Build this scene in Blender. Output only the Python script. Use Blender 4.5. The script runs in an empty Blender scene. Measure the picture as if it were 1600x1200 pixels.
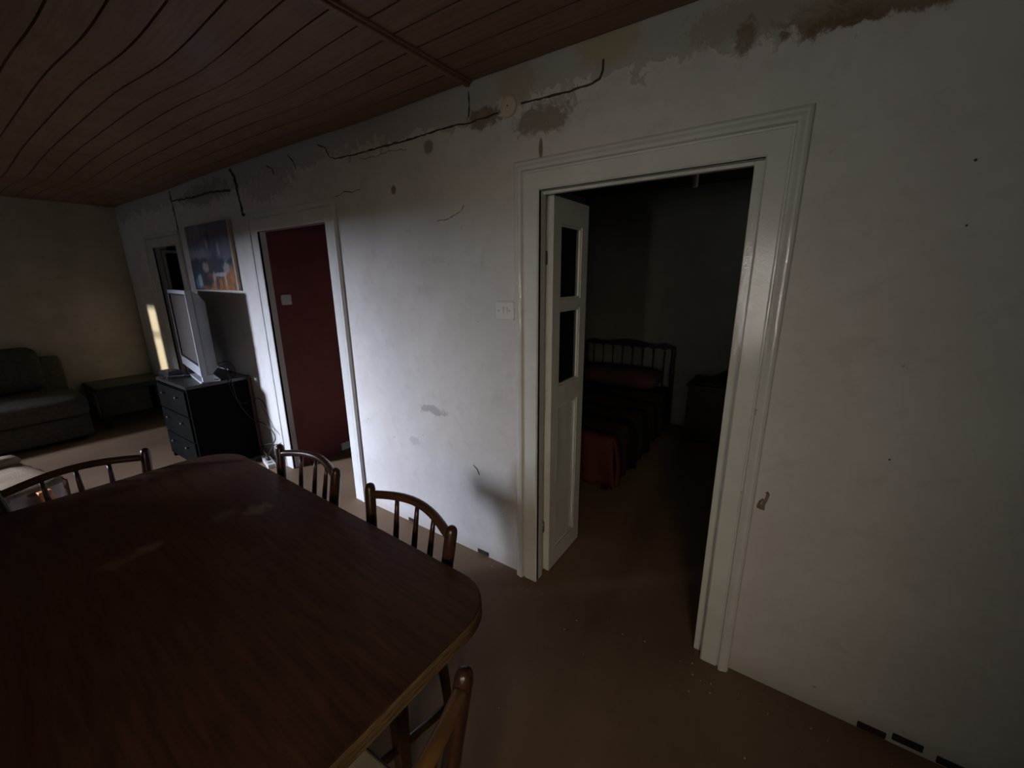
import bpy, bmesh, math, random
from mathutils import Vector, Matrix
random.seed(7)
PI = math.pi
S = bpy.context.scene
COL = S.collection

# ------------------------------------------------------------------ camera
FPX, YAW, PITCH, ROLL = 637.9, 0.6016, -0.2530, -0.0094
cam_d = bpy.data.cameras.new('camera')
cam_d.sensor_fit = 'HORIZONTAL'; cam_d.sensor_width = 36.0
cam_d.lens = FPX / 1600 * 36.0
cam_d.clip_start = 0.02
cam = bpy.data.objects.new('camera', cam_d); COL.objects.link(cam)
fw = Vector((-math.sin(YAW) * math.cos(PITCH), math.cos(YAW) * math.cos(PITCH), math.sin(PITCH)))
r0 = Vector((math.cos(YAW), math.sin(YAW), 0)); u0 = r0.cross(fw)
rt = r0 * math.cos(ROLL) + u0 * math.sin(ROLL); up = -r0 * math.sin(ROLL) + u0 * math.cos(ROLL)
m = Matrix((rt, up, -fw)).transposed().to_4x4()
m.translation = Vector((0, -1.6631, 1.6236))
cam.matrix_world = m
S.camera = cam
S.view_settings.view_transform = 'Standard'
S.view_settings.look = 'None'
S.view_settings.gamma = 1.0
S.view_settings.use_curve_mapping = False
S.view_settings.exposure = 0.0

# ------------------------------------------------------------------ world, sun, window and fill light
w = bpy.data.worlds.new('World'); S.world = w; w.use_nodes = True
w.node_tree.nodes['Background'].inputs[0].default_value = (0.62, 0.72, 0.95, 1)
w.node_tree.nodes['Background'].inputs[1].default_value = 0.6

def aim(o, d):
    o.rotation_euler = Vector(d).to_track_quat('-Z', 'Y').to_euler()

def area(name, loc, d, sx, sy, power, col, spread=180):
    l = bpy.data.lights.new(name, 'AREA'); l.shape = 'RECTANGLE'; l.size = sx; l.size_y = sy
    l.energy = power; l.color = col; l.spread = math.radians(spread)
    o = bpy.data.objects.new(name, l); COL.objects.link(o); o.location = loc; aim(o, d)
    return o
SUN_DIR = Vector((-0.02, 1, -0.05)).normalized()
sl = bpy.data.lights.new('sun', 'SUN'); sl.energy = 4.2; sl.angle = math.radians(1.6); sl.color = (1.0, 0.86, 0.58)
so = bpy.data.objects.new('sun', sl); COL.objects.link(so); so.location = (-6, -9, 6); aim(so, SUN_DIR)
# daylight in the deep window across the room and in the small window behind the camera
area('window_daylight', (-7.10, -6.20, 2.35), (0.60, 1, -0.28), 1.30, 0.90, 1180, (0.75, 0.81, 1.0), 160)
area('small_window_daylight', (-0.25, -3.93, 1.43), (-0.04, 1, 0.06), 0.12, 0.36, 2.1, (1.0, 0.94, 0.84), 75)
area('right_fill_light', (0.95, -3.93, 1.65), (-0.70, 1, -0.36), 0.80, 0.80, 4.4, (1.0, 0.84, 0.62), 58)  # added fill lamp for the table and floor, no known window
area('bedroom_fill_light', (1.17, 1.9, 1.5), (-1, 0.12, 0.30), 0.5, 0.9, 0.75, (1.0, 0.97, 0.85), 120)  # added lamp to brighten the bedroom, no window stands there

# ------------------------------------------------------------------ helpers
class MB:
    def __init__(s): s.v = []; s.f = []
    def add(s, vs, fs):
        b = len(s.v); s.v += [tuple(v) for v in vs]; s.f += [tuple(i + b for i in f) for f in fs]
        return s
    def box(s, x0, x1, y0, y1, z0, z1):
        return s.add([(x0,y0,z0),(x1,y0,z0),(x1,y1,z0),(x0,y1,z0),(x0,y0,z1),(x1,y0,z1),(x1,y1,z1),(x0,y1,z1)],
                     [(3,2,1,0),(4,5,6,7),(0,1,5,4),(1,2,6,5),(2,3,7,6),(3,0,4,7)])
    def tube(s, pts, rad, n=10, cap=True):
        pts = [Vector(p) for p in pts]
        if not isinstance(rad, (list, tuple)): rad = [rad] * len(pts)
        vs, fs = [], []
        prev = None
        for i, p in enumerate(pts):
            t = (pts[min(i+1, len(pts)-1)] - pts[max(i-1, 0)])
            t = t.normalized() if t.length > 1e-9 else Vector((0,0,1))
            if prev is None:
                a = t.cross(Vector((0,0,1)))
                if a.length < 0.05: a = t.cross(Vector((1,0,0)))
            else:
                a = prev - t * prev.dot(t)
            a.normalize(); prev = a; b = t.cross(a)
            for k in range(n):
                c = 2*PI*k/n
                vs.append(p + (a*math.cos(c) + b*math.sin(c)) * rad[i])
        for i in range(len(pts)-1):
            for k in range(n):
                k2 = (k+1) % n
                fs.append((i*n+k, i*n+k2, (i+1)*n+k2, (i+1)*n+k))
        if cap:
            fs.append(tuple(range(n-1, -1, -1))); q = (len(pts)-1)*n
            fs.append(tuple(q+k for k in range(n)))
        return s.add(vs, fs)
    def prism(s, poly, z0, z1):
        n = len(poly)
        vs = [(x, y, z0) for x, y in poly] + [(x, y, z1) for x, y in poly]
        fs = [tuple(range(n-1, -1, -1)), tuple(range(n, 2*n))] + [(i, (i+1) % n, n+(i+1) % n, n+i) for i in range(n)]
        return s.add(vs, fs)
    def grid(s, nx, ny, fn):
        vs = [fn(i/nx, j/ny) for j in range(ny+1) for i in range(nx+1)]
        fs = [(j*(nx+1)+i, j*(nx+1)+i+1, (j+1)*(nx+1)+i+1, (j+1)*(nx+1)+i) for j in range(ny) for i in range(nx)]
        return s.add(vs, fs)
    def build(s, name, mat, parent=None, bevel=0, seg=2, smooth=False, world=False, sub=0, kind=None, label=None):
        me = bpy.data.meshes.new(name)
        vs = s.v
        if world and parent is not None:
            L = parent.location
            if parent.parent is not None: L = L + parent.parent.location
            vs = [(x-L.x, y-L.y, z-L.z) for x, y, z in vs]
        me.from_pydata(vs, [], s.f); me.update()
        bm = bmesh.new(); bm.from_mesh(me); bmesh.ops.recalc_face_normals(bm, faces=bm.faces); bm.to_mesh(me); bm.free()
        me.materials.append(M[mat] if isinstance(mat, str) else mat)
        o = bpy.data.objects.new(name, me); COL.objects.link(o)
        if parent is not None: o.parent = parent
        if bevel:
            b = o.modifiers.new('bevel', 'BEVEL'); b.width = bevel; b.segments = seg; b.limit_method = 'ANGLE'; b.angle_limit = math.radians(40)
        if sub:
            q = o.modifiers.new('subdivision', 'SUBSURF'); q.levels = sub; q.render_levels = sub
        if smooth or bevel or sub:
            for p in me.polygons: p.use_smooth = True
        if bevel and not sub:
            wn = o.modifiers.new('weighted', 'WEIGHTED_NORMAL'); wn.keep_sharp = True
        if kind: o['kind'] = kind
        if label: o['label'] = label
        return o

def tag(o, label, cat, group=None):
    o['label'] = label; o['category'] = cat
    if group: o['group'] = group
    return o
def thing(name, loc=(0,0,0), rz=0, label=None, cat=None, group=None, kind=None):
    o = bpy.data.objects.new(name, None); COL.objects.link(o); o.location = loc; o.rotation_euler = (0,0,rz)
    o.empty_display_size = 0.1
    if label: o['label'] = label
    if cat: o['category'] = cat
    if group: o['group'] = group
    if kind: o['kind'] = kind
    return o
def copy_tree(o, parent=None):
    c = o.copy(); COL.objects.link(c); c.parent = parent
    for ch in [x for x in bpy.data.objects if x.parent == o]: copy_tree(ch, c)
    return c
def rrect(x0, x1, y0, y1, r, n=6):
    out = []
    for cx, cy, a0 in ((x1-r, y1-r, 0), (x0+r, y1-r, PI/2), (x0+r, y0+r, PI), (x1-r, y0+r, 1.5*PI)):
        for k in range(n+1):
            a = a0 + PI/2*k/n; out.append((cx + r*math.cos(a), cy + r*math.sin(a)))
    return out
def soft_box(x0, x1, y0, y1, z0, z1, r=0.06, puff=0.02, n=8):
    """cushion: box subdivided, rounded and puffed"""
    bm = bmesh.new()
    bmesh.ops.create_cube(bm, size=1.0)
    bmesh.ops.subdivide_edges(bm, edges=bm.edges[:], cuts=n, use_grid_fill=True)
    hx, hy, hz = (x1-x0)/2, (y1-y0)/2, (z1-z0)/2
    mb = MB(); vs = []
    rr = min(r, hx*0.95, hy*0.95, hz*0.95)
    for v in bm.verts:
        p = Vector((v.co.x*2*hx, v.co.y*2*hy, v.co.z*2*hz))
        c = Vector((max(-hx+rr, min(hx-rr, p.x)), max(-hy+rr, min(hy-rr, p.y)), max(-hz+rr, min(hz-rr, p.z))))
        d = p - c
        if d.length > 1e-6: p = c + d.normalized()*rr
        u, q, t = v.co.x*2, v.co.y*2, v.co.z*2
        p.z += puff*math.copysign(1, t)*(1-u*u)*(1-q*q)*abs(t)
        p.x += puff*0.6*u*abs(u)*(1-q*q)*(1-t*t)
        p.y += puff*0.6*q*abs(q)*(1-u*u)*(1-t*t)
        vs.append(((x0+x1)/2+p.x, (y0+y1)/2+p.y, (z0+z1)/2+p.z))
    bm.verts.index_update()
    mb.add(vs, [tuple(v.index for v in f.verts) for f in bm.faces]); bm.free()
    return mb

# ------------------------------------------------------------------ materials
M = {}
class NT:
    def __init__(s, name):
        s.m = bpy.data.materials.new(name); s.m.use_nodes = True; s.t = s.m.node_tree; s.n = s.t.nodes
        s.b = s.n['Principled BSDF']; M[name] = s.m
        s.co = s.n.new('ShaderNodeTexCoord').outputs['Object']
    def link(s, a, b): s.t.links.new(a, b)
    def mapping(s, scale=(1,1,1), loc=(0,0,0), vec=None):
        k = s.n.new('ShaderNodeMapping'); s.link(vec or s.co, k.inputs[0])
        k.inputs['Scale'].default_value = scale; k.inputs['Location'].default_value = loc
        return k.outputs[0]
    def noise(s, scale, detail=4, rough=0.6, vec=None, dist=0.0):
        k = s.n.new('ShaderNodeTexNoise'); s.link(vec or s.co, k.inputs['Vector'])
        k.inputs['Scale'].default_value = scale; k.inputs['Detail'].default_value = detail
        k.inputs['Roughness'].default_value = rough; k.inputs['Distortion'].default_value = dist
        return k.outputs['Fac']
    def math(s, op, a, b=None, c=None):
        k = s.n.new('ShaderNodeMath'); k.operation = op
        for i, x in enumerate((a, b, c)):
            if x is None: continue
            if isinstance(x, (int, float)): k.inputs[i].default_value = x
            else: s.link(x, k.inputs[i])
        return k.outputs[0]
    def ramp(s, fac, lo, hi, a=0.0, b=1.0):
        k = s.n.new('ShaderNodeMapRange'); k.interpolation_type = 'SMOOTHSTEP'
        s.link(fac, k.inputs[0]); k.inputs[1].default_value = lo; k.inputs[2].default_value = hi
        k.inputs[3].default_value = a; k.inputs[4].default_value = b
        return k.outputs[0]
    def mix(s, fac, a, b):
        k = s.n.new('ShaderNodeMix'); k.data_type = 'RGBA'
        if isinstance(fac, (int, float)): k.inputs[0].default_value = fac
        else: s.link(fac, k.inputs[0])
        for i, x in ((6, a), (7, b)):
            if isinstance(x, tuple): k.inputs[i].default_value = (*x, 1)
            else: s.link(x, k.inputs[i])
        return k.outputs[2]
    def bump(s, h, strength=0.3, dist=0.01):
        k = s.n.new('ShaderNodeBump'); k.inputs['Strength'].default_value = strength; k.inputs['Distance'].default_value = dist
        s.link(h, k.inputs['Height']); s.link(k.outputs[0], s.b.inputs['Normal'])
    def set(s, col=None, rough=None, spec=None, metal=None):
        if col is not None:
            if isinstance(col, tuple): s.b.inputs['Base Color'].default_value = (*col, 1)
            else: s.link(col, s.b.inputs['Base Color'])
        if rough is not None:
            if isinstance(rough, (int, float)): s.b.inputs['Roughness'].default_value = rough
            else: s.link(rough, s.b.inputs['Roughness'])
        if spec is not None: s.b.inputs['Specular IOR Level'].default_value = spec
        if metal is not None: s.b.inputs['Metallic'].default_value = metal
    def xyz(s):
        k = s.n.new('ShaderNodeSeparateXYZ'); s.link(s.co, k.inputs[0]); return k.outputs
    def rnd(s): return s.n.new('ShaderNodeObjectInfo').outputs['Random']
    def blob(s, xc, zc, rx, rz, nz, k=1.0, lo=1.0, hi=0.75):
        v = s.mapping((1/rx, 0, 1/rz), (-xc/rx, 0, -zc/rz))
        l = s.n.new('ShaderNodeVectorMath'); l.operation = 'LENGTH'; s.link(v, l.inputs[0])
        d = s.math('ADD', l.outputs['Value'], s.math('MULTIPLY', s.math('SUBTRACT', nz, 0.5), k*2))
        return s.ramp(d, hi, lo, 1.0, 0.0)

def simple(name, c1, c2, scale=8, rough=0.6, bump=0.0, bscale=80, spec=0.4, metal=0, stretch=(1,1,1), detail=4):
    t = NT(name); v = t.mapping(stretch)
    t.set(t.mix(t.ramp(t.noise(scale, detail, 0.6, v), 0.35, 0.65), c1, c2), rough, spec, metal)
    if bump: t.bump(t.noise(bscale, 3, 0.6, v), bump, 0.004)
    return t

# main plaster wall
t = NT('plaster'); X, Y_, Z = t.xyz()
n1 = t.noise(2.2, 5, 0.65); n2 = t.noise(9, 5, 0.65, None, 0.4); n3 = t.noise(40, 3, 0.6)
n4 = t.noise(1.0, 3, 0.5, t.mapping((2.2, 1, 0.9), (4, 0, 0)))
col = t.mix(t.ramp(n1, 0.3, 0.7), (0.60, 0.575, 0.55), (0.68, 0.665, 0.64))
col = t.mix(t.ramp(n2, 0.50, 0.74, 0, 0.4), col, (0.49, 0.465, 0.43))
col = t.mix(t.ramp(n4, 0.56, 0.66, 0, 0.35), col, (0.60, 0.52, 0.45))
# peeled band under the ceiling
edge = t.math('ADD', Z, t.math('ADD', t.math('MULTIPLY', t.math('SUBTRACT', n2, 0.5), 0.34), t.math('MULTIPLY', t.math('SUBTRACT', n1, 0.5), 0.30)))
band = t.ramp(edge, 2.335, 2.35)
col = t.mix(t.math('MULTIPLY', band, 0.75), col, (0.42, 0.40, 0.37))
rim = t.math('MULTIPLY', t.ramp(edge, 2.30, 2.333), t.math('SUBTRACT', 1.0, band))
col = t.mix(t.math('MULTIPLY', rim, 0.45), col, (0.74, 0.70, 0.66))
BR = (0.17, 0.125, 0.07); GB = (0.27, 0.235, 0.195)
nd = t.math('ADD', t.math('MULTIPLY', t.noise(22, 6, 0.75, None, 0.6), 0.7), t.math('MULTIPLY', n2, 0.3))
def dab(col, xc, zc, rx, rz, c, a, k=1.0, n=None):
    return t.mix(t.math('MULTIPLY', t.blob(xc, zc, rx, rz, n or nd, k*1.5, 1.15, 0.7), a), col, c)
col = dab(col, -0.70, 2.47, 0.13, 0.09, (0.40, 0.33, 0.19), 0.7, 0.5)
col = dab(col, -1.10, 2.43, 0.10, 0.08, (0.38, 0.32, 0.19), 0.55, 0.6)
col = dab(col, -0.97, 2.265, 0.15, 0.06, GB, 0.9, 1.1)
col = dab(col, -1.29, 2.33, 0.10, 0.045, BR, 0.8, 1.3)
col = dab(col, -0.03, 2.345, 0.13, 0.05, BR, 0.85, 1.5)
col = dab(col, 0.16, 2.325, 0.22, 0.03, BR, 0.9, 1.4)
col = dab(col, -0.20, 2.40, 0.24, 0.06, (0.36, 0.32, 0.25), 0.7, 1.2)
col = dab(col, -0.24, 2.35, 0.03, 0.05, BR, 0.7, 0.9)
col = dab(col, 0.30, 2.36, 0.30, 0.05, (0.30, 0.26, 0.19), 0.6, 1.0)
col = dab(col, -1.925, 2.104, 0.022, 0.025, BR, 0.9, 0.4)
col = dab(col, -1.64, 2.27, 0.035, 0.032, GB, 0.95, 0.5)
col = dab(col, -0.982, 2.156, 0.010, 0.045, BR, 0.9, 0.5)
col = dab(col, -4.35, 2.36, 0.55, 0.09, GB, 0.75, 1.5)
col = dab(col, -3.3, 2.30, 0.35, 0.10, (0.38, 0.34, 0.30), 0.6, 1.5)
col = dab(col, -1.72, 0.86, 0.10, 0.03, (0.33, 0.31, 0.30), 0.7, 1.5)
col = dab(col, -1.9, 0.62, 0.05, 0.03, (0.4, 0.38, 0.36), 0.5, 1.2)
sp = t.ramp(t.noise(26, 2, 0.5, t.mapping((1,1,1), (9,0,3))), 0.74, 0.78)
col = t.mix(t.math('MULTIPLY', sp, 0.6), col, (0.28, 0.24, 0.20))
scr = t.ramp(t.noise(30, 4, 0.7, t.mapping((1.6, 1, 0.35), (3,0,1))), 0.66, 0.74)
col = t.mix(t.math('MULTIPLY', scr, 0.5), col, (0.80, 0.78, 0.76))
low = t.ramp(t.math('ADD', Z, t.math('MULTIPLY', n2, 0.10)), 0.05, 0.16, 1, 0)
col = t.mix(t.math('MULTIPLY', low, 0.4), col, (0.36, 0.32, 0.24))
t.set(col, 0.72, 0.25)
h = t.math('ADD', t.math('MULTIPLY', band, -0.9), t.math('ADD', t.math('MULTIPLY', n3, 0.35), t.math('MULTIPLY', n2, 0.8)))
t.bump(h, 0.35, 0.008)

# other walls: aged cream plaster
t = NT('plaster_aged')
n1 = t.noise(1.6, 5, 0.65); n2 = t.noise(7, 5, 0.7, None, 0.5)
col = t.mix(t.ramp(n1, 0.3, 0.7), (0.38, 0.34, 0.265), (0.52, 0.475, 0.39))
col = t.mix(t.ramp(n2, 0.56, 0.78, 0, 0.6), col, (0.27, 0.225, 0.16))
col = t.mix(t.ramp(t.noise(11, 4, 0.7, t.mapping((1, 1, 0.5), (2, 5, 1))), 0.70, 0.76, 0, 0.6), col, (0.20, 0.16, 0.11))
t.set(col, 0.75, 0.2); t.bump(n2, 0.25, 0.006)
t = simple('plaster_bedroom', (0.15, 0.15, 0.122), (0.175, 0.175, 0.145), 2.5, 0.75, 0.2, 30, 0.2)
t = simple('red_paint', (0.20, 0.060, 0.060), (0.24, 0.075, 0.072), 3, 0.55, 0.1, 40, 0.3)
t = simple('dark_boards', (0.035, 0.028, 0.022), (0.05, 0.04, 0.03), 6, 0.7)
t = simple('crumb', (0.6, 0.56, 0.48), (0.7, 0.66, 0.58), 20, 0.9)

# gloss door paint
t = NT('gloss_paint')
n = t.noise(6, 4, 0.6); n5 = t.noise(150, 3, 0.55)
col = t.mix(t.ramp(n, 0.35, 0.7), (0.66, 0.66, 0.63), (0.72, 0.72, 0.70))
ch = t.ramp(t.noise(38, 3, 0.6, t.mapping((1, 1, 0.6))), 0.735, 0.755)
col = t.mix(t.math('MULTIPLY', ch, 0.7), col, (0.20, 0.17, 0.13))
t.set(col, 0.035, 0.5)
t.bump(t.math('ADD', n5, t.math('MULTIPLY', t.noise(45, 2, 0.5), 0.6)), 0.4, 0.0021)
# ceiling planks
t = NT('plank_wood')
gr = t.noise(5, 6, 0.65, t.mapping((0.7, 14, 14)))
bl = t.noise(1.8, 3, 0.6)
col = t.mix(t.ramp(gr, 0.3, 0.7), (0.19, 0.108, 0.063), (0.29, 0.172, 0.10))
col = t.mix(t.math('MULTIPLY', t.rnd(), 0.45), col, (0.16, 0.092, 0.056))
col = t.mix(t.ramp(bl, 0.5, 0.75, 0, 0.5), col, (0.36, 0.23, 0.135))
t.set(col, t.ramp(bl, 0.3, 0.7, 0.36, 0.55), 0.45); t.bump(gr, 0.12, 0.002)
# table top, chairs
t = NT('table_wood')
gr = t.noise(4, 6, 0.65, t.mapping((1.2, 16, 16))); bl = t.noise(3.5, 4, 0.6)
col = t.mix(t.ramp(gr, 0.3, 0.72), (0.058, 0.026, 0.016), (0.118, 0.054, 0.031))
col = t.mix(t.ramp(bl, 0.5, 0.75, 0, 0.4), col, (0.06, 0.024, 0.015))
dust = t.math('MULTIPLY', t.blob(0.05, 0, 0.5, 1, bl, 0.8), 0.0)
dn = t.noise(7, 5, 0.7, t.mapping((1, 3.0, 1)))
col = t.mix(t.ramp(dn, 0.66, 0.82, 0, 0.35), col, (0.34, 0.27, 0.18))
def smear(col, xc, yc, rx, ry, a):
    v = t.mapping((1/rx, 1/ry, 0), (-xc/rx, -yc/ry, 0))
    l = t.n.new('ShaderNodeVectorMath'); l.operation = 'LENGTH'; t.link(v, l.inputs[0])
    d = t.math('ADD', l.outputs['Value'], t.math('MULTIPLY', t.math('SUBTRACT', t.noise(30, 5, 0.7), 0.5), 2.4))
    return t.mix(t.math('MULTIPLY', t.ramp(d, 0.3, 1.1, 1, 0), a), col, (0.40, 0.33, 0.22))
col = smear(col, -0.13, 0.295, 0.05, 0.06, 0.35); col = smear(col, -0.19, 0.19, 0.05, 0.05, 0.2); col = smear(col, -0.175, -0.035, 0.035, 0.05, 0.35); col = smear(col, -0.16, -0.12, 0.04, 0.05, 0.2)
t.set(col, t.ramp(bl, 0.35, 0.7, 0.30, 0.48), 0.35); t.bump(gr, 0.06, 0.001)
t = NT('edge_wood'); X, Y_, Z = t.xyz()
gr = t.noise(7, 5, 0.65, t.mapping((3, 3, 60)))
t.set(t.mix(t.ramp(gr, 0.3, 0.7), (0.17, 0.095, 0.045), (0.33, 0.205, 0.11)), 0.5, 0.3)
t = simple('chair_wood', (0.032, 0.013, 0.009), (0.055, 0.022, 0.013), 6, 0.28, 0.08, 40, 0.5, 0, (6, 6, 0.8))
t = simple('chair_rail_wood', (0.055, 0.023, 0.010), (0.09, 0.040, 0.016), 6, 0.3, 0.06, 40, 0.5, 0, (1, 4, 4))
t = simple('lit_rail_wood', (0.19, 0.085, 0.025), (0.30, 0.15, 0.05), 6, 0.3, 0.06, 40, 0.5, 0, (1, 4, 4))  # rail wood with the light on the near chair put into its colour
t = simple('seat_vinyl', (0.40, 0.36, 0.25), (0.48, 0.44, 0.33), 7, 0.6, 0.1, 60)
# floor
t = NT('lino')
n1 = t.noise(1.6, 5, 0.6); n2 = t.noise(14, 5, 0.7); n3 = t.noise(120, 2, 0.5)
col = t.mix(t.ramp(n1, 0.35, 0.7), (0.205, 0.132, 0.082), (0.25, 0.168, 0.106))
col = t.mix(t.ramp(n2, 0.52, 0.75, 0, 0.45), col, (0.17, 0.10, 0.065))
col = t.mix(t.ramp(n3, 0.62, 0.7, 0, 0.25), col, (0.14, 0.08, 0.055))
t.set(col, 0.62, 0.3); t.bump(n2, 0.1, 0.004)
# furniture
t = simple('black_veneer', (0.005, 0.0055, 0.0055), (0.007, 0.007, 0.007), 5, 0.8, 0.03, 60, 0.02)
t = simple('black_table', (0.016, 0.015, 0.014), (0.024, 0.022, 0.020), 5, 0.33, 0.03, 60, 0.5)
t = simple('brown_board', (0.10, 0.045, 0.03), (0.13, 0.06, 0.04), 9, 0.7)
t = simple('silver_plastic', (0.44, 0.45, 0.48), (0.48, 0.49, 0.52), 5, 0.35, 0, 1, 0.5, 0.2)
t = simple('grey_plastic', (0.20, 0.205, 0.225), (0.23, 0.235, 0.25), 5, 0.45)
t = simple('black_plastic', (0.012, 0.012, 0.012), (0.018, 0.018, 0.018), 5, 0.35)
t = simple('white_plastic', (0.68, 0.67, 0.63), (0.72, 0.71, 0.67), 5, 0.22)
t = simple('screw_metal', (0.16, 0.15, 0.14), (0.22, 0.21, 0.20), 9, 0.4, 0, 1, 0.5, 0.8)
t = NT('screen_glass'); t.set((0.115, 0.10, 0.095), 0.32, 0.6)
t = NT('pane_glass'); t.set((0.012, 0.013, 0.015), 0.08, 0.5)
t = simple('clear_button', (0.9, 0.9, 0.9), (0.95, 0.95, 0.95), 5, 0.2)
t = simple('sofa_fabric', (0.10, 0.085, 0.063), (0.135, 0.115, 0.085), 30, 0.9, 0.35, 220, 0.1)
t = simple('cushion_fabric', (0.075, 0.068, 0.05), (0.10, 0.09, 0.066), 30, 0.9, 0.35, 220, 0.1)
t = simple('cream_fabric', (0.22, 0.165, 0.11), (0.29, 0.22, 0.15), 6, 0.85, 0.3, 120, 0.1)
t = simple('lilac_cloth', (0.44, 0.38, 0.37), (0.56, 0.49, 0.48), 12, 0.5, 0.4, 20, 0.4)
t = simple('orange_wood', (0.62, 0.26, 0.10), (0.75, 0.34, 0.14), 5, 0.4, 0.05, 40, 0.4, 0, (6, 6, 1))
t = simple('cable_dark', (0.02, 0.018, 0.016), (0.035, 0.03, 0.026), 9, 0.6)
t = simple('crack_dark', (0.05, 0.038, 0.028), (0.10, 0.075, 0.055), 12, 0.9)
t = simple('scribble_brown', (0.22, 0.14, 0.105), (0.26, 0.17, 0.13), 12, 0.8)
t = simple('cover_plaster', (0.58, 0.50, 0.36), (0.66, 0.59, 0.46), 10, 0.7, 0.3, 40)
t = simple('bed_wood', (0.012, 0.009, 0.007), (0.02, 0.014, 0.01), 6, 0.4)
t = simple('pillow_cloth', (0.055, 0.024, 0.020), (0.075, 0.032, 0.026), 8, 0.9)
t = simple('block_wood', (0.022, 0.014, 0.010), (0.04, 0.025, 0.018), 20, 0.8)
t = NT('bedspread_cloth'); X, Y_, Z = t.xyz()
n = t.noise(5, 3, 0.6)
wv = t.math('SINE', t.math('MULTIPLY', t.math('ADD', Y_, t.math('MULTIPLY', n, 0.10)), 19.0))
col = t.mix(t.ramp(wv, 0.2, 0.5), (0.045, 0.028, 0.024), (0.012, 0.009, 0.009))
red = t.ramp(t.math('ADD', Y_, t.math('MULTIPLY', n, 0.1)), -0.62, -0.52, 1, 0)
col = t.mix(red, col, (0.09, 0.026, 0.022))
t.set(col, 0.9, 0.1)
# loose brushwork on the canvas: blue sky, dark sea, pale and dark strokes, orange sand
t = NT('canvas_paint'); X, Y_, Z = t.xyz()
n = t.noise(5, 5, 0.7); n2 = t.noise(13, 4, 0.65, t.mapping((1.6, 1, 0.7)), 0.8); n3 = t.noise(16, 5, 0.75, t.mapping((1.5, 1, 0.8), (5, 0, 2)), 0.8)
zz = t.math('ADD', Z, t.math('MULTIPLY', t.math('SUBTRACT', n, 0.5), 0.22))
xd = t.math('MULTIPLY', X, 0.30)
sky = t.mix(t.ramp(n, 0.35, 0.65), (0.12, 0.125, 0.21), (0.19, 0.19, 0.27))
sky = t.mix(t.blob(-0.25, 0.22, 0.25, 0.06, n3, 2.2, 1.4, 0.4), sky, (0.30, 0.29, 0.34))
sky = t.mix(t.blob(-0.25, 0.04, 0.35, 0.05, n3, 2.2, 1.4, 0.4), sky, (0.26, 0.27, 0.32))
col = t.mix(t.ramp(zz, -0.03, 0.0), (0.035, 0.06, 0.085), sky)
sand = t.ramp(t.math('SUBTRACT', zz, xd), -0.24, -0.19, 1, 0)
col = t.mix(sand, col, t.mix(t.ramp(n2, 0.4, 0.6), (0.50, 0.20, 0.05), (0.24, 0.10, 0.045)))
def pd(xc, zc, rx, rz, c, k=0.35, a=0.95):
    global col
    col = t.mix(t.math('MULTIPLY', t.blob(xc, zc, rx, rz, n3, k*3.2, 1.2, 0.6), a*0.85), col, c)
pd(0.02, 0.12, 0.05, 0.09, (0.08, 0.075, 0.13)); pd(0.12, 0.06, 0.07, 0.08, (0.09, 0.10, 0.19)); pd(-0.03, 0.11, 0.025, 0.05, (0.42, 0.39, 0.40))
pd(0.19, 0.06, 0.03, 0.06, (0.42, 0.41, 0.48)); pd(0.01, 0.18, 0.03, 0.03, (0.05, 0.045, 0.06)); pd(0.08, -0.05, 0.14, 0.08, (0.05, 0.06, 0.10))
pd(-0.12, -0.03, 0.035, 0.03, (0.07, 0.04, 0.03)); pd(-0.13, -0.08, 0.07, 0.05, (0.48, 0.38, 0.34)); pd(-0.02, -0.06, 0.05, 0.06, (0.10, 0.07, 0.045))
pd(-0.08, -0.17, 0.09, 0.035, (0.36, 0.13, 0.13)); pd(0.30, -0.10, 0.07, 0.05, (0.48, 0.47, 0.48)); pd(0.16, -0.15, 0.12, 0.02, (0.62, 0.58, 0.54))
pd(-0.30, -0.21, 0.05, 0.07, (0.52, 0.58, 0.64)); pd(-0.38, -0.22, 0.04, 0.05, (0.13, 0.28, 0.36)); pd(-0.14, -0.20, 0.12, 0.07, (0.035, 0.028, 0.03))
pd(0.02, -0.19, 0.03, 0.07, (0.58, 0.52, 0.48)); pd(0.06, -0.23, 0.05, 0.05, (0.08, 0.045, 0.035)); pd(-0.22, -0.265, 0.10, 0.022, (0.20, 0.12, 0.07)); pd(0.24, -0.20, 0.018, 0.08, (0.60, 0.52, 0.44), 0.25)
col = t.mix(0.22, col, (0.03, 0.03, 0.035))
t.set(col, 0.55, 0.3); t.bump(n2, 0.3, 0.003)
t = simple('canvas_side', (0.42, 0.33, 0.24), (0.50, 0.41, 0.31), 12, 0.8)

# ------------------------------------------------------------------ room shell
H = 2.49
XL, XR, YB = -6.896, 1.9, -3.6
def wall_with_holes(xa, xb, ya, yb, z0, z1, holes):
    """wall along X with rectangular openings (x0,x1,z0,z1), in one mesh of blocks"""
    mb = MB(); xs = xa
    for (a, b, c, d) in sorted(holes):
        if a > xs: mb.box(xs, a, ya, yb, z0, z1)
        if c > z0: mb.box(a, b, ya, yb, z0, c)
        if d < z1: mb.box(a, b, ya, yb, d, z1)
        xs = b
    mb.box(xs, xb, ya, yb, z0, z1)
    return mb
WT = 0.11
D1 = (-1.000, -0.125, 0, 2.02); D2 = (-3.512, -2.570, 0, 2.005); D3 = (-5.860, -5.150, 0, 2.0)
wall = wall_with_holes(XL-0.2, XR+0.2, 0, WT, 0, 2.60, [D1, D2, D3]).build('wall_main', 'plaster', kind='structure', label='peeling whitewashed plaster wall with the three doorways')
MB().box(XL-0.2, XL, -3.9, -0.0005, 0, 2.62).build('wall_left', 'plaster_aged', kind='structure', label='far cream plaster wall behind the sofa')
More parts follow.
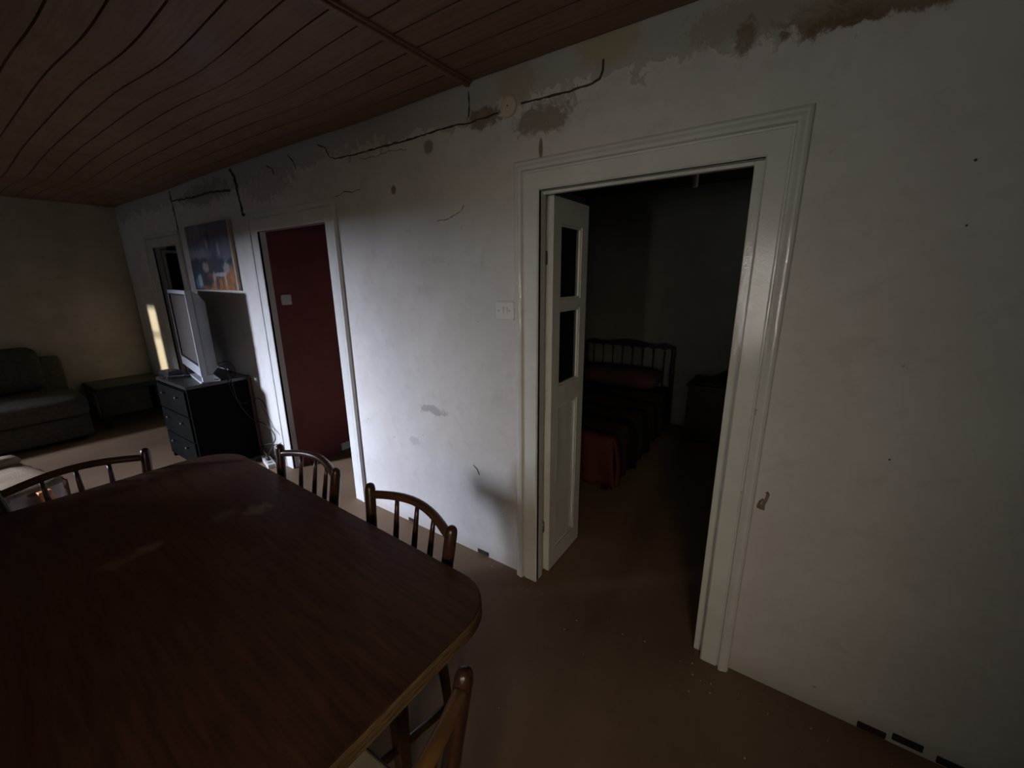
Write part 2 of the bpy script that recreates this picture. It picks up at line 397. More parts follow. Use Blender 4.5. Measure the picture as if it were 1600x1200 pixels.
MB().box(XR, XR+0.2, -3.9, -0.0005, 0, 2.62).build('wall_right', 'plaster_aged', kind='structure')
W1 = (-6.02, -4.87, 1.10, 1.98); W2 = (-0.35, -0.15, 1.20, 1.66); W4 = (0.52, 1.38, 1.05, 2.05); W3 = (-6.475, -6.165, 0.655, 1.545)  # W4 is an added opening for the fill lamp
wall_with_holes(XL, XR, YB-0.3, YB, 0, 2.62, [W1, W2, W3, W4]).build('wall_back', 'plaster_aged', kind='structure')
MB().box(XL-0.2, XR+0.2, -3.9, 3.3, -0.1, 0).build('floor', 'lino', kind='structure', label='worn brown linoleum floor')
# window frames in the wall behind the camera
for i, (a, b, c, d) in enumerate((W1, W2, W3, W4)):
    e = thing('window_%d' % (i+1), ((a+b)/2, YB-0.25, c), kind='structure')
    fr = MB()
    tk = 0.03
    for (x0, x1, z0, z1) in ((a, a+tk, c, d), (b-tk, b, c, d), (a, b, c, c+tk), (a, b, d-tk, d)): fr.box(x0, x1, YB-0.27, YB-0.23, z0, z1)
    fr.build('window_frame', 'gloss_paint', e, world=True)
    zb = c + 0.60*(d-c)
    if i == 2: MB().box(a, b, YB-0.265, YB-0.235, zb-0.02, zb+0.02).build('glazing_bar', 'gloss_paint', e, world=True)
# added unseen wall, blocks the low sun from the windows on its right
MB().box(-5.95, 6.0, -8.3, -8.0, -0.1, 4.6).build('wall_sun_blocker', 'plaster_aged', kind='structure')

# ceiling of sagging planks
def sag(x, y):
    if x > -1.36: return H
    a = 0.010 + 0.032 * min(1.0, -y / 0.9)
    return H - a * (math.exp(-((x + 2.08) / 0.50) ** 2) + math.exp(-((x + 5.25) / 0.62) ** 2))
ceil_mb = MB()
nx = 90
ceil_mb.grid(nx, 12, lambda i, j: (XL + (XR-XL)*i, YB*j, sag(XL + (XR-XL)*i, YB*j) + 0.022))
ceil_o = ceil_mb.build('ceiling', 'dark_boards', kind='structure', label='sagging ceiling of varnished brown planks')
PW = 0.1115
def plank(x0, x1, y1, y0):
    mb = MB(); n = max(4, int((x1-x0)/0.10))
    yc = [(y0+0.0015, 0.010), (y0+0.0040, 0.0), (y1-0.0040, 0.0), (y1-0.0015, 0.010)]
    vs = []
    for i in range(n+1):
        x = x0 + (x1-x0)*i/n
        for (y, dz) in yc: vs.append((x, y, sag(x, (y0+y1)/2) + dz - 0.004*random.random()*0))
    fs = []
    for i in range(n):
        for k in range(3): fs.append((i*4+k, i*4+k+1, i*4+5+k, i*4+4+k))
    mb.add(vs, fs); return mb
rows = int(3.6/PW) + 1
yo = -0.003
BAYS = ((XL+0.002, -4.252), (-4.246, -1.385), (-1.345, XR-0.002))
for r in range(rows):
    y1 = yo - r*PW; y0 = max(YB+0.001, y1 - PW)
    if y1 - y0 < 0.02: continue
    for (a, b) in BAYS:
        plank(a, b, y1, y0).build('plank', 'plank_wood', ceil_o)
bt = MB()
nb = 18
for k in range(nb):
    y1 = -0.002 + (YB+0.004)*k/nb; y0 = -0.002 + (YB+0.004)*(k+1)/nb
    bt.box(-1.387, -1.343, y0, y1, H-0.014, H+0.01)
bt = MB().box(-1.387, -1.343, YB+0.002, -0.002, H-0.010, H+0.012).box(-1.376, -1.354, YB+0.002, -0.002, H-0.020, H-0.008)
bt.build('batten', 'plank_wood', ceil_o, bevel=0.004)

# rooms behind the wall
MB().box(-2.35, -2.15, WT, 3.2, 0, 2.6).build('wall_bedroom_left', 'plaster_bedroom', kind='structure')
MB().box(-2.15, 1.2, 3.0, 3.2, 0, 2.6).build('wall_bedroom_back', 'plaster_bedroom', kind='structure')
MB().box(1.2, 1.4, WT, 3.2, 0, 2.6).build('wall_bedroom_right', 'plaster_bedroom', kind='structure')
MB().box(-2.35, 1.4, WT, 3.2, 2.5, 2.6).build('ceiling_bedroom', 'dark_boards', kind='structure')
redw = MB().box(-3.66, -3.50, WT+0.001, 2.4, 0, 2.6).box(-3.511, -3.500, 0.046, WT+0.002, 0.001, 2.0).build('wall_corridor_left', 'red_paint', kind='structure', label='dark red painted corridor wall')
MB().box(-3.50, -2.35, 1.7, 1.9, 0, 2.6).build('wall_corridor_back', 'red_paint', kind='structure')
MB().box(-3.66, -2.35, WT, 1.9, 2.5, 2.6).build('ceiling_corridor', 'dark_boards', kind='structure')
MB().box(-3.499, -3.485, 0.46, 1.69, 0.001, 0.075).build('baseboard_corridor', 'gloss_paint', kind='structure', bevel=0.003)
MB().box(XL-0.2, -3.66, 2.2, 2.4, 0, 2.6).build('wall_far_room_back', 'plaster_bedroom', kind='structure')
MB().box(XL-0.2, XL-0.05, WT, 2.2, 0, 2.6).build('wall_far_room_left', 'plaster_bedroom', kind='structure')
MB().box(XL-0.2, -3.66, WT, 2.4, 2.5, 2.6).build('ceiling_far_room', 'dark_boards', kind='structure')

# ------------------------------------------------------------------ door casings, jambs, leaves
def casing(parent, xl, xr, zt, prof, wl=1, wr=1, mat='gloss_paint'):
    """prof: (w outward from opening, d out of the wall); three mitred pieces"""
    n = len(prof)
    def piece(ends):
        mb = MB(); vs = [p for e in ends for p in e]
        fs = [(i, i+1, n+i+1, n+i) for i in range(n-1)] + [tuple(range(n)), tuple(range(2*n-1, n-1, -1)), (0, n, 2*n-1, n-1)]
        mb.add(vs, fs); return mb
    wm = max(p[0] for p in prof)
    A = [(xl-w*wl, -d, 0.001) for w, d in prof]; B = [(xl-w*wl, -d, zt+w) for w, d in prof]
    Cc = [(xr+w*wr, -d, zt+w) for w, d in prof]; Dd = [(xr+w*wr, -d, 0.001) for w, d in prof]
    for e in ((A, B), (B, Cc), (Cc, Dd)):
        piece(e).build('casing', mat, parent, world=True)
def jambs(parent, xl, xr, zt, hole, y1, stop=None, mat='gloss_paint'):
    MB().box(hole[0]+0.001, xl, -0.018, y1, 0.001, zt).build('jamb', mat, parent, world=True, bevel=0.003)
    MB().box(xr, hole[1]-0.001, -0.018, y1, 0.001, zt).build('jamb', mat, parent, world=True, bevel=0.003)
    MB().box(hole[0]+0.001, hole[1]-0.001, -0.018, y1, zt, hole[3]-0.001).build('head_jamb', mat, parent, world=True, bevel=0.003)
    if stop:
        s, ya, yb = stop
        MB().box(xr-s, xr, ya, yb, 0.001, zt-0.001).build('door_stop', mat, parent, world=True, bevel=0.003)
        MB().box(xl, xr-s, ya, yb, zt-s*0.4, zt-0.001).build('door_stop', mat, parent, world=True, bevel=0.003)
P1 = [(0, 0), (0, 0.018), (0.006, 0.024), (0.070, 0.024), (0.074, 0.019), (0.080, 0.019), (0.083, 0.036), (0.094, 0.040), (0.106, 0.034), (0.114, 0.034), (0.122, 0.028), (0.126, 0.018), (0.126, 0)]
d1 = thing('door_1', (-0.56, 0, 0), kind='structure', label='wide doorway to the dark bedroom with white gloss casing')
casing(d1, -0.979, -0.141, 1.992, P1, 1, 0.88)
jambs(d1, -0.979, -0.141, 1.992, D1, 0.045, (0.034, 0.018, 0.044))
# half leaf folded back into the bedroom
lf = MB()
LY0, LY1, LX0, LX1, LZ0, LZ1 = 0.100, 0.480, -1.002, -0.966, 0.010, 1.985
for (y0, y1, z0, z1) in ((LY0, LY0+0.075, LZ0, LZ1), (LY1-0.075, LY1, LZ0, LZ1), (LY0+0.075, LY1-0.075, LZ0, 0.12), (LY0+0.075, LY1-0.075, 0.97, 1.08), (LY0+0.075, LY1-0.075, 1.47, 1.52), (LY0+0.075, LY1-0.075, 1.87, LZ1)):
    lf.box(LX0, LX1, y0, y1, z0, z1)
leaf = lf.build('leaf', 'gloss_paint', d1, world=True, label='narrow white door leaf with two dark panes')
for (z0, z1) in ((1.08, 1.47), (1.52, 1.87)):
    MB().box(-0.987, -0.981, LY0+0.076, LY1-0.076, z0+0.001, z1-0.001).build('pane', 'pane_glass', leaf, world=False)
    mb = MB()
    for (y0, y1, a, b) in ((LY0+0.076, LY0+0.086, z0+0.001, z1-0.001), (LY1-0.086, LY1-0.076, z0+0.001, z1-0.001), (LY0+0.086, LY1-0.086, z0+0.001, z0+0.011), (LY0+0.086, LY1-0.086, z1-0.011, z1-0.001)):
        mb.box(-0.981, -0.970, y0, y1, a, b)
    mb.build('glazing_bead', 'gloss_paint', leaf)
MB().box(-0.990, -0.978, LY0+0.076, LY1-0.076, 0.121, 0.969).build('panel', 'gloss_paint', leaf)
mb = MB()
for (y0, y1, a, b) in ((LY0+0.076, LY0+0.092, 0.121, 0.969), (LY1-0.092, LY1-0.076, 0.121, 0.969), (LY0+0.092, LY1-0.092, 0.121, 0.137), (LY0+0.092, LY1-0.092, 0.953, 0.969)):
    mb.box(-0.978, -0.968, y0, y1, a, b)
mb.build('panel_moulding', 'gloss_paint', leaf, bevel=0.004)
# the leaf's children were given in door coordinates
for ch in [o for o in bpy.data.objects if o.parent == leaf]:
    ch.location = (0.56, 0, 0)
leaf.location = (0.006, -0.016, 0)
for z in (0.29, 1.715):
    MB().tube([(-0.991, 0.070, z-0.03), (-0.991, 0.070, z+0.03)], 0.008, 8).build('hinge', 'screw_metal', d1, world=True, smooth=True)

P2 = [(0, 0), (0, 0.016), (0.005, 0.020), (0.085, 0.020), (0.088, 0.012), (0.092, 0.012), (0.094, 0.024), (0.126, 0.024), (0.131, 0.014), (0.131, 0)]
d2 = thing('door_2', (-3.04, 0, 0), kind='structure', label='narrow doorway to the dark red corridor')
casing(d2, -3.493, -2.589, 1.989, P2, 1.13, 0.85)
jambs(d2, -3.493, -2.589, 1.989, D2, 0.045)
d3 = thing('door_3', (-5.5, 0, 0), kind='structure', label='far doorway behind the television')
casing(d3, -5.835, -5.175, 1.978, P2, 1.75, 0.9)
jambs(d3, -5.835, -5.175, 1.978, D3, 0.045)
lf3 = MB()
for (y0, y1, z0, z1) in ((0.060, 0.080, 0.01, 1.96), (0.65, 0.70, 0.01, 1.96), (0.08, 0.65, 0.01, 0.14), (0.08, 0.65, 0.98, 1.08), (0.08, 0.65, 1.93, 1.96)):
    lf3.box(-5.858, -5.823, y0, y1, z0, z1)
leaf3 = lf3.build('leaf', 'gloss_paint', d3, world=True)
q = MB().box(-5.845, -5.839, 0.081, 0.649, 1.081, 1.929).build('pane', 'pane_glass', leaf3); q.location = (5.5, 0, 0)
q = MB().box(-5.848, -5.836, 0.081, 0.649, 0.141, 0.979).build('panel', 'gloss_paint', leaf3); q.location = (5.5, 0, 0)

# ------------------------------------------------------------------ wall damage and fittings (parts of the wall)
def wall_line(name, pts, r0, r1, mat, jag=0.0, n=5, step=0.02):
    P = []
    for i in range(len(pts)-1):
        a, b = pts[i], pts[i+1]; L = math.hypot(b[0]-a[0], b[1]-a[1]); k = max(1, int(L/step))
        for j in range(k):
            u = j/k
            P.append((a[0]+(b[0]-a[0])*u + random.uniform(-jag, jag), -0.001, a[1]+(b[1]-a[1])*u + random.uniform(-jag, jag)))
    P.append((pts[-1][0], -0.001, pts[-1][1]))
    R = [random.uniform(r0, r1) for _ in P]
    return MB().tube(P, R, n).build(name, mat, wall, smooth=True)
wall_line('crack', [(-2.421, 2.336), (-2.263, 2.331), (-1.976, 2.329), (-1.725, 2.328), (-1.503, 2.334), (-1.363, 2.327), (-1.20, 2.333)], 0.0025, 0.006, 'crack_dark', 0.0025)
wall_line('crack', [(-1.080, 2.345), (-0.969, 2.341), (-0.852, 2.338), (-0.757, 2.341), (-0.725, 2.352), (-0.713, 2.375), (-0.714, 2.410)], 0.0025, 0.0055, 'crack_dark', 0.002)
wall_line('crack', [(-5.095, 2.375), (-4.616, 2.353), (-4.206, 2.354), (-3.856, 2.325)], 0.005, 0.011, 'crack_dark', 0.004)
wall_line('crack', [(-3.793, 2.46), (-3.739, 2.392), (-3.731, 2.299), (-3.707, 2.133), (-3.677, 2.127)], 0.007, 0.016, 'crack_dark', 0.008)
wall_line('crack', [(-5.10, 2.46), (-5.095, 2.375), (-5.07, 2.10)], 0.003, 0.008, 'crack_dark', 0.004)
wall_line('crack', [(-2.47, 2.13), (-2.38, 2.145), (-2.30, 2.135), (-2.22, 2.14)], 0.001, 0.003, 'crack_dark', 0.005)
wall_line('crack', [(-2.60, 2.44), (-2.52, 2.41), (-2.49, 2.36), (-2.43, 2.336)], 0.002, 0.005, 'crack_dark', 0.004)
wall_line('crack', [(-1.37, 2.45), (-1.362, 2.40), (-1.372, 2.35)], 0.002, 0.006, 'crack_dark', 0.004)
wall_line('crack', [(-2.95, 2.44), (-2.90, 2.40), (-2.87, 2.34)], 0.002, 0.006, 'crack_dark', 0.004)
wall_line('crack', [(-3.25, 2.42), (-3.18, 2.39), (-3.16, 2.35)], 0.002, 0.006, 'crack_dark', 0.004)
wall_line('crack', [(-1.60, 1.915), (-1.52, 1.925), (-1.44, 1.955), (-1.42, 1.975)], 0.0006, 0.002, 'crack_dark', 0.004)
wall_line('crack', [(-1.42, 0.58), (-1.39, 0.56), (-1.375, 0.53)], 0.001, 0.003, 'crack_dark', 0.002)
wall_line('crack', [(-2.20, 2.30), (-2.05, 2.29), (-1.95, 2.30), (-1.80, 2.285)], 0.0006, 0.0018, 'crack_dark', 0.004)
for (x, z, r) in ((0.338, 1.913, 0.0035), (0.352, 1.751, 0.003), (0.312, 1.055, 0.003)):
    MB().add([(x + r*(0.8+0.4*random.random())*math.cos(a*PI/4), -0.0015, z + r*(0.8+0.5*random.random())*math.sin(a*PI/4)) for a in range(8)], [tuple(range(8))]).build('chip', 'crack_dark', wall)
# round blanking cover in the chased cable line
cv = thing('junction_cover', (-1.142, -0.0005, 2.345), label='round yellowish cover plate on the crack above the bedroom door', cat='cover plate')
mb = MB(); mb.tube([(0, 0, 0), (0, -0.010, 0), (0, -0.015, 0)], [0.042, 0.040, 0.028], 20); mb.build('plate', 'cover_plaster', cv, smooth=False, bevel=0.002)
MB().tube([(0, -0.0145, 0), (0, -0.0175, 0)], 0.004, 8).build('screw', 'screw_metal', cv)
# brown scribble
sc = [(-0.016, .775), (-0.012, .800), (-0.004, .812), (0.003, .806), (0.000, .790), (-0.008, .783), (-0.016, .79), (-0.008, .775), (0.002, .772), (0.000, .795), (0.006, .812), (0.010, .838), (0.004, .845)]
MB().tube([(x, -0.001, z) for x, z in sc], 0.0055, 6).build('scribble', 'scribble_brown', wall, smooth=True)
# wooden plugs left from the missing skirting
for (x0, x1, z0, z1) in ((-1.405, -1.325, 0.004, 0.030), (-2.02, -1.96, 0.004, 0.028), (0.395, 0.475, 0.004, 0.030), (0.490, 0.570, 0.018, 0.046), (0.605, 0.70, 0.006, 0.034)):
    MB().box(x0, x1, -0.005, 0.002, z0, z1).build('skirting_plug', 'block_wood', wall, bevel=0.002)
# plaster crumbs on the floor
mb = MB()
for k in range(70):
    if k < 40: x, y = random.uniform(-1.3, 0.8), -abs(random.gauss(0, 0.05)) - 0.05
    else: x, y = random.uniform(-0.8, 0.6), random.uniform(-0.8, -0.1)
    r = random.choice((0.0015, 0.002, 0.003, 0.0042)); a = random.random()*3
    mb.add([(x+r*math.cos(a+j*2.1), y+r*math.sin(a+j*2.1), 0.0005) for j in range(3)] + [(x, y, 0.0005+r*1.2)], [(0, 2, 1), (0, 1, 3), (1, 2, 3), (2, 0, 3)])
o = mb.build('plaster_crumbs', 'crumb', kind='stuff'); tag(o, 'tiny pale plaster crumbs scattered on the brown floor', 'crumbs')

def light_switch(loc, label, axis='y', w=0.108, h=0.090):
    e = thing('light_switch', loc, 0 if axis == 'y' else PI/2, label, 'light switch')
    MB().prism(rrect(-w/2, w/2, -h/2, h/2, 0.010, 5), 0, 0.012)
    pl = MB(); poly = rrect(-w/2, w/2, -h/2, h/2, 0.010, 5); n = len(poly)
    pl.add([(x, 0, z) for x, z in poly] + [(x, -0.008, z) for x, z in poly] + [(x*0.88, -0.013, z*0.88) for x, z in poly],
           [(i, (i+1) % n, n+(i+1) % n, n+i) for i in range(n)] + [(n+i, n+(i+1) % n, 2*n+(i+1) % n, 2*n+i) for i in range(n)] + [tuple(range(2*n, 3*n))])
    pl.build('plate', 'white_plastic', e, bevel=0.0015)
    for x in (-0.011, 0.011):
        MB().add([(x-0.009, -0.012, -0.018), (x+0.009, -0.012, -0.018), (x+0.009, -0.012, 0.018), (x-0.009, -0.012, 0.018), (x-0.009, -0.0145, -0.018), (x+0.009, -0.0145, -0.018), (x+0.009, -0.019, 0.018), (x-0.009, -0.019, 0.018)],
                 [(4, 5, 6, 7), (0, 1, 5, 4), (1, 2, 6, 5), (2, 3, 7, 6), (3, 0, 4, 7)]).build('rocker', 'white_plastic', e)
    for x in (-0.032, 0.032):
        MB().tube([(x, -0.0125, 0), (x, -0.0140, 0)], 0.0035, 8).build('screw', 'screw_metal', e)
    return e
light_switch((-1.176, -0.0005, 1.471), 'white double light switch on the pale wall left of the bedroom door')
light_switch((-3.4995, 0.132, 1.470), 'white light switch on the dark red corridor wall', 'x', 0.085, 0.085)

# ------------------------------------------------------------------ painting
pic = thing('canvas_painting', (-4.393, -0.001, 1.831), label='unframed beach painting hung between the far doorway and the corridor door', cat='painting')
MB().box(-0.455, 0.455, -0.026, -0.002, -0.288, 0.288).build('canvas', 'canvas_side', pic, bevel=0.003)
MB().box(-0.450, 0.425, -0.0275, -0.0262, -0.283, 0.283).build('painted_front', 'canvas_paint', pic)

# ------------------------------------------------------------------ dining table
TZ = 0.76
tb = thing('dining_table', (-1.505, -1.345, 0), math.radians(-1.2), 'large dark varnished dining table with rounded corners and pale grooved edge', 'table')
LX, LY = 0.915, 0.485
def outline(off, n=10):
    out = []
    for (sx, sy, a0, r) in ((1, 1, 0, 0.14), (-1, 1, PI/2, 0.20), (-1, -1, PI, 0.20), (1, -1, 1.5*PI, 0.14)):
        cx, cy = sx*(LX-r), sy*(LY-r)
        for k in range(n+1):
            a = a0 + PI/2*k/n; out.append((cx+(r-off)*math.cos(a), cy+(r-off)*math.sin(a)))
    return out
MB().prism(outline(0.004), TZ-0.006, TZ).build('table_top', 'table_wood', tb, bevel=0.002)
prof = [(0.014, -0.046), (0.004, -0.046), (0.0, -0.043), (0.0, -0.0345), (0.009, -0.0335), (0.009, -0.0300), (0.0, -0.029), (0.0, -0.0205), (0.009, -0.0195), (0.009, -0.0160), (0.0, -0.015), (0.0, -0.007), (0.004, -0.0055), (0.012, -0.0065)]
loops = [[(x, y, TZ+dz) for x, y in outline(off)] for off, dz in prof]
mb = MB(); n = len(loops[0])
mb.add([p for L in loops for p in L], [(j*n+i, j*n+(i+1) % n, (j+1)*n+(i+1) % n, (j+1)*n+i) for j in range(len(loops)-1) for i in range(n)])
mb.add([p for p in loops[0]], [tuple(range(n))])
mb.build('edge_band', 'edge_wood', tb, label='pale grooved wooden edge of the table')
for sx in (-1, 1):
    MB().box(sx*(LX-0.34)-0.011, sx*(LX-0.34)+0.011, -LY+0.19, LY-0.19, TZ-0.13, TZ-0.047).build('apron', 'table_wood', tb)
for sy in (-1, 1):
    MB().box(-LX+0.36, LX-0.36, sy*(LY-0.20)-0.011, sy*(LY-0.20)+0.011, TZ-0.13, TZ-0.047).build('apron', 'table_wood', tb)
for sx in (-1, 1):
    for sy in (-1, 1):
        cx, cy = sx*(LX-0.30), sy*(LY-0.17)
        mb = MB(); a, b = 0.030, 0.020
        mb.add([(cx-b, cy-b, 0), (cx+b, cy-b, 0), (cx+b, cy+b, 0), (cx-b, cy+b, 0), (cx-a, cy-a, TZ-0.047), (cx+a, cy-a, TZ-0.047), (cx+a, cy+a, TZ-0.047), (cx-a, cy+a, TZ-0.047)],
               [(3, 2, 1, 0), (4, 5, 6, 7), (0, 1, 5, 4), (1, 2, 6, 5), (2, 3, 7, 6), (3, 0, 4, 7)])
        mb.build('leg', 'table_wood', tb, bevel=0.004)

# ------------------------------------------------------------------ dining chairs (front is local +y, back at -y)
def make_chair():
    e = thing('dining_chair')
    HW = 0.232; yb = -0.20
    def post_at(s, z):                        # rear post: raked above the seat, toed in below it
        y = yb + (-0.12*(z-0.45) if z > 0.45 else -0.02*(0.45-z)/0.45)
        hw = 0.188 + (0.107*(z-0.45) if z > 0.45 else 0.02*(0.45-z)/0.45)
        return Vector((s*hw, y, z))
    for s in (-1, 1):
        zs = [0.0, 0.12, 0.30, 0.45, 0.60, 0.72, 0.80, 0.835, 0.850, 0.857, 0.860]
        rs = [0.0145, 0.0155, 0.018, 0.0200, 0.0205, 0.0205, 0.0203, 0.0200, 0.0170, 0.0110, 0.003]
        MB().tube([post_at(s, z) for z in zs], rs, 14).build('back_post', 'chair_wood', e, smooth=True)
    def arc(z, bow, rise, u):                  # u -1..1
        p = post_at(u if abs(u) == 1 else (1 if u > 0 else -1), z)
        hw = abs(post_at(1, z).x)
        k = math.cos(u*PI/2)
        return Vector((u*hw, p.y - bow*k, z + rise*k))
    top = [arc(0.815, 0.050, 0.022, -1+2*i/20) for i in range(21)]
    MB().tube(top, [0.0158 if 0 < i < 20 else 0.013 for i in range(21)], 12).build('top_rail', 'chair_rail_wood' , e, smooth=True)
    low = [arc(0.50, 0.028, 0.0, -1+2*i/14) for i in range(15)]
    MB().tube(low, 0.0125, 10).build('lower_rail', 'chair_wood', e, smooth=True)
    for u in (-0.46, 0.0, 0.46):
        a, b = arc(0.50, 0.028, 0, u), arc(0.812, 0.050, 0.022, u)
        pts = [a.lerp(b, k/6) for k in range(7)]
        MB().tube(pts, [0.0075, 0.0095, 0.0115, 0.0115, 0.0105, 0.009, 0.0075], 10).build('spindle', 'chair_wood', e, smooth=True)
    for s in (-1, 1):
        MB().tube([(s*0.158, 0.155, 0.0), (s*0.162, 0.150, 0.2), (s*0.168, 0.145, 0.425)], [0.0125, 0.0155, 0.017], 12).build('front_leg', 'chair_wood', e, smooth=True)
        a = post_at(s, 0.13)
        MB().tube([(a.x, a.y, 0.13), (s*0.160, 0.152, 0.13)], 0.014, 8).build('stretcher', 'chair_wood', e, smooth=True)
    MB().tube([(-0.163, 0.149, 0.24), (0.163, 0.149, 0.24)], 0.012, 8).build('stretcher', 'chair_wood', e, smooth=True)
    a = post_at(1, 0.30)
    MB().tube([(-a.x, a.y, 0.30), (a.x, a.y, 0.30)], 0.010, 8).build('stretcher', 'chair_wood', e, smooth=True)
    MB().prism(rrect(-0.195, 0.195, -0.178, 0.180, 0.05, 5), 0.420, 0.446).build('seat_frame', 'chair_wood', e, bevel=0.004)
    MB().prism(rrect(-0.185, 0.185, -0.168, 0.170, 0.045, 5), 0.446, 0.466).build('seat', 'seat_vinyl', e, bevel=0.008, seg=3)
    return e
ch0 = make_chair()
def place(o, px, py, rz, label):
    """put the middle of the back-post tops at (px,py)"""
    yb = -0.249
    o.rotation_euler = (0, 0, rz)
    o.location = (px + math.sin(rz)*yb, py - math.cos(rz)*yb, 0)
    tag(o, label, 'chair', 'dark wooden spindle-back chairs around the table')
GRP = None
c2 = copy_tree(ch0); c3 = copy_tree(ch0); c4 = copy_tree(ch0)
place(ch0, -1.735, -0.785, PI, 'spindle-back chair on the long side of the table, nearest the corridor doorway')
place(c2, -1.043, -0.808, PI-math.radians(4.5), 'spindle-back chair on the long side of the table, nearest the bedroom door')
place(c3, -2.472, -1.395, -PI/2-math.radians(2), 'spindle-back chair at the far end of the table, facing the camera')
place(c4, -0.446, -1.410, PI/2+math.radians(2), 'nearest spindle-back chair at the near end of the table with lit post')

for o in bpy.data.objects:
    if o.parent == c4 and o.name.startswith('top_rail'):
        o.data = o.data.copy(); o.data.materials[0] = M['lit_rail_wood']; o['label'] = 'orange-brown top rail, coloured as if lit'  # brighter lit copy of the rail wood, near chair only
# ------------------------------------------------------------------ dresser and things on it
DX0, DX1, DY0, DY1, DZ = -4.76, -4.06, -0.505, -0.035, 0.78
dr = thing('dresser', ((DX0+DX1)/2, (DY0+DY1)/2, 0), label='black three-drawer chest under the television', cat='dresser')
MB().box(DX0, DX1, DY0, DY1, DZ-0.028, DZ).build('top', 'black_table', dr, world=True, bevel=0.002)
for x in (DX0, DX1-0.022):
    MB().box(x, x+0.022, DY0+0.004, DY1, 0.001, DZ-0.029).build('side_panel', 'black_veneer', dr, world=True, bevel=0.002)
MB().box(DX0+0.022, DX1-0.022, DY0+0.03, DY1, 0.03, DZ-0.03).build('carcass', 'black_veneer', dr, world=True)
for k in range(3):
    z0 = 0.055 + k*0.230
    d = MB().box(DX0+0.026, DX1-0.026, DY0-0.012, DY0+0.028, z0, z0+0.218).build('drawer', 'black_veneer', dr, world=True, bevel=0.003)
    for x in (-0.16, 0.16):
        kn = MB().tube([(x, DY0-0.012-(DY0+DY1)/2, z0+0.15), (x, DY0-0.022-(DY0+DY1)/2, z0+0.15), (x, DY0-0.034-(DY0+DY1)/2, z0+0.15)], [0.006, 0.006, 0.011], 10).build('knob', 'screw_metal', d, smooth=True)
MB().box(DX0+0.004, DX1+0.0035, DY1, -0.012, 0.002, DZ-0.002).build('back_board', 'brown_board', dr, world=True)
# television, rotated toward the sofa
tv = thing('television', (-4.505, -0.272, DZ), math.radians(-9.5), 'silver flat television turned toward the sofa', 'television')
TW, T0, T1 = 0.455, 0.058, 0.772
fr = MB()
b = 0.030
for (x0, x1, z0, z1) in ((-TW, -TW+b, T0, T1), (TW-b, TW, T0, T1), (-TW+b, TW-b, T1-b, T1), (-TW+b, TW-b, T0, T0+0.085)):
    fr.box(x0, x1, -0.030, 0.012, z0, z1)
fr.build('bezel', 'silver_plastic', tv)
inn = MB()
for (x0, x1, z0, z1) in ((-TW+b, -TW+b+0.012, T0+0.085, T1-b), (TW-b-0.012, TW-b, T0+0.085, T1-b), (-TW+b, TW-b, T1-b-0.012, T1-b), (-TW+b, TW-b, T0+0.085, T0+0.097)):
    inn.box(x0, x1, -0.026, -0.016, z0, z1)
inn.build('inner_frame', 'black_plastic', tv)
MB().box(-TW+b, TW-b, -0.018, 0.010, T0+0.085, T1-b).build('screen', 'screen_glass', tv)
bk = MB()
a0 = [(-TW+0.004, 0.012, T0+0.004), (TW-0.004, 0.012, T0+0.004), (TW-0.004, 0.012, T1-0.004), (-TW+0.004, 0.012, T1-0.004)]
a1 = [(-TW+0.02, 0.060, T0+0.02), (TW-0.02, 0.060, T0+0.02), (TW-0.02, 0.060, T1-0.03), (-TW+0.02, 0.060, T1-0.03)]
a2 = [(-TW+0.07, 0.105, T0+0.05), (TW-0.07, 0.105, T0+0.05), (TW-0.07, 0.105, T1-0.10), (-TW+0.07, 0.105, T1-0.10)]
bk.add(a0+a1+a2, [(i, (i+1) % 4, 4+(i+1) % 4, 4+i) for i in range(4)] + [(4+i, 4+(i+1) % 4, 8+(i+1) % 4, 8+i) for i in range(4)] + [(8, 9, 10, 11), (3, 2, 1, 0)])
bk.build('back_shell', 'grey_plastic', tv, bevel=0.008)
MB().box(-0.10, 0.10, 0.0, 0.06, 0.018, T0+0.02).build('stand_neck', 'grey_plastic', tv, bevel=0.006)
MB().prism(rrect(-0.19, 0.442, -0.045, 0.105, 0.02, 5), 0.0005, 0.018).build('stand_foot', 'silver_plastic', tv, bevel=0.005)
# side cheek of the stand that reaches the foot at the near end
MB().box(TW-0.055, TW-0.002, -0.026, 0.055, 0.014, T0+0.01).build('stand_cheek', 'silver_plastic', tv, bevel=0.004)
# receiver box with cable and remote
rb = thing('receiver_box', (-4.66, -0.415, DZ+0.0005), math.radians(8), 'small black receiver box on the chest in front of the television', 'receiver')
MB().box(-0.085, 0.085, -0.055, 0.055, 0.004, 0.058).build('case', 'black_plastic', rb, bevel=0.005)
for sx in (-1, 1):
    for sy in (-1, 1): MB().tube([(sx*0.07, sy*0.042, 0), (sx*0.07, sy*0.042, 0.005)], 0.006, 8).build('foot', 'black_plastic', rb)
MB().box(-0.07, 0.0, -0.0562, -0.0545, 0.014, 0.026).build('display', 'pane_glass', rb)
rm = thing('remote_control', (-4.53, -0.40, DZ+0.0005), math.radians(58), 'black remote control lying beside the receiver box', 'remote')
MB().prism(rrect(-0.085, 0.085, -0.020, 0.020, 0.012, 4), 0, 0.018).build('body', 'black_plastic', rm, bevel=0.004)
for k in range(6):
    for s in (-1, 0, 1): MB().box(-0.06+k*0.018, -0.05+k*0.018, s*0.011-0.003, s*0.011+0.003, 0.0178, 0.0200).build('button', 'clear_button' if (k, s) == (5, 0) else 'grey_plastic', rm)
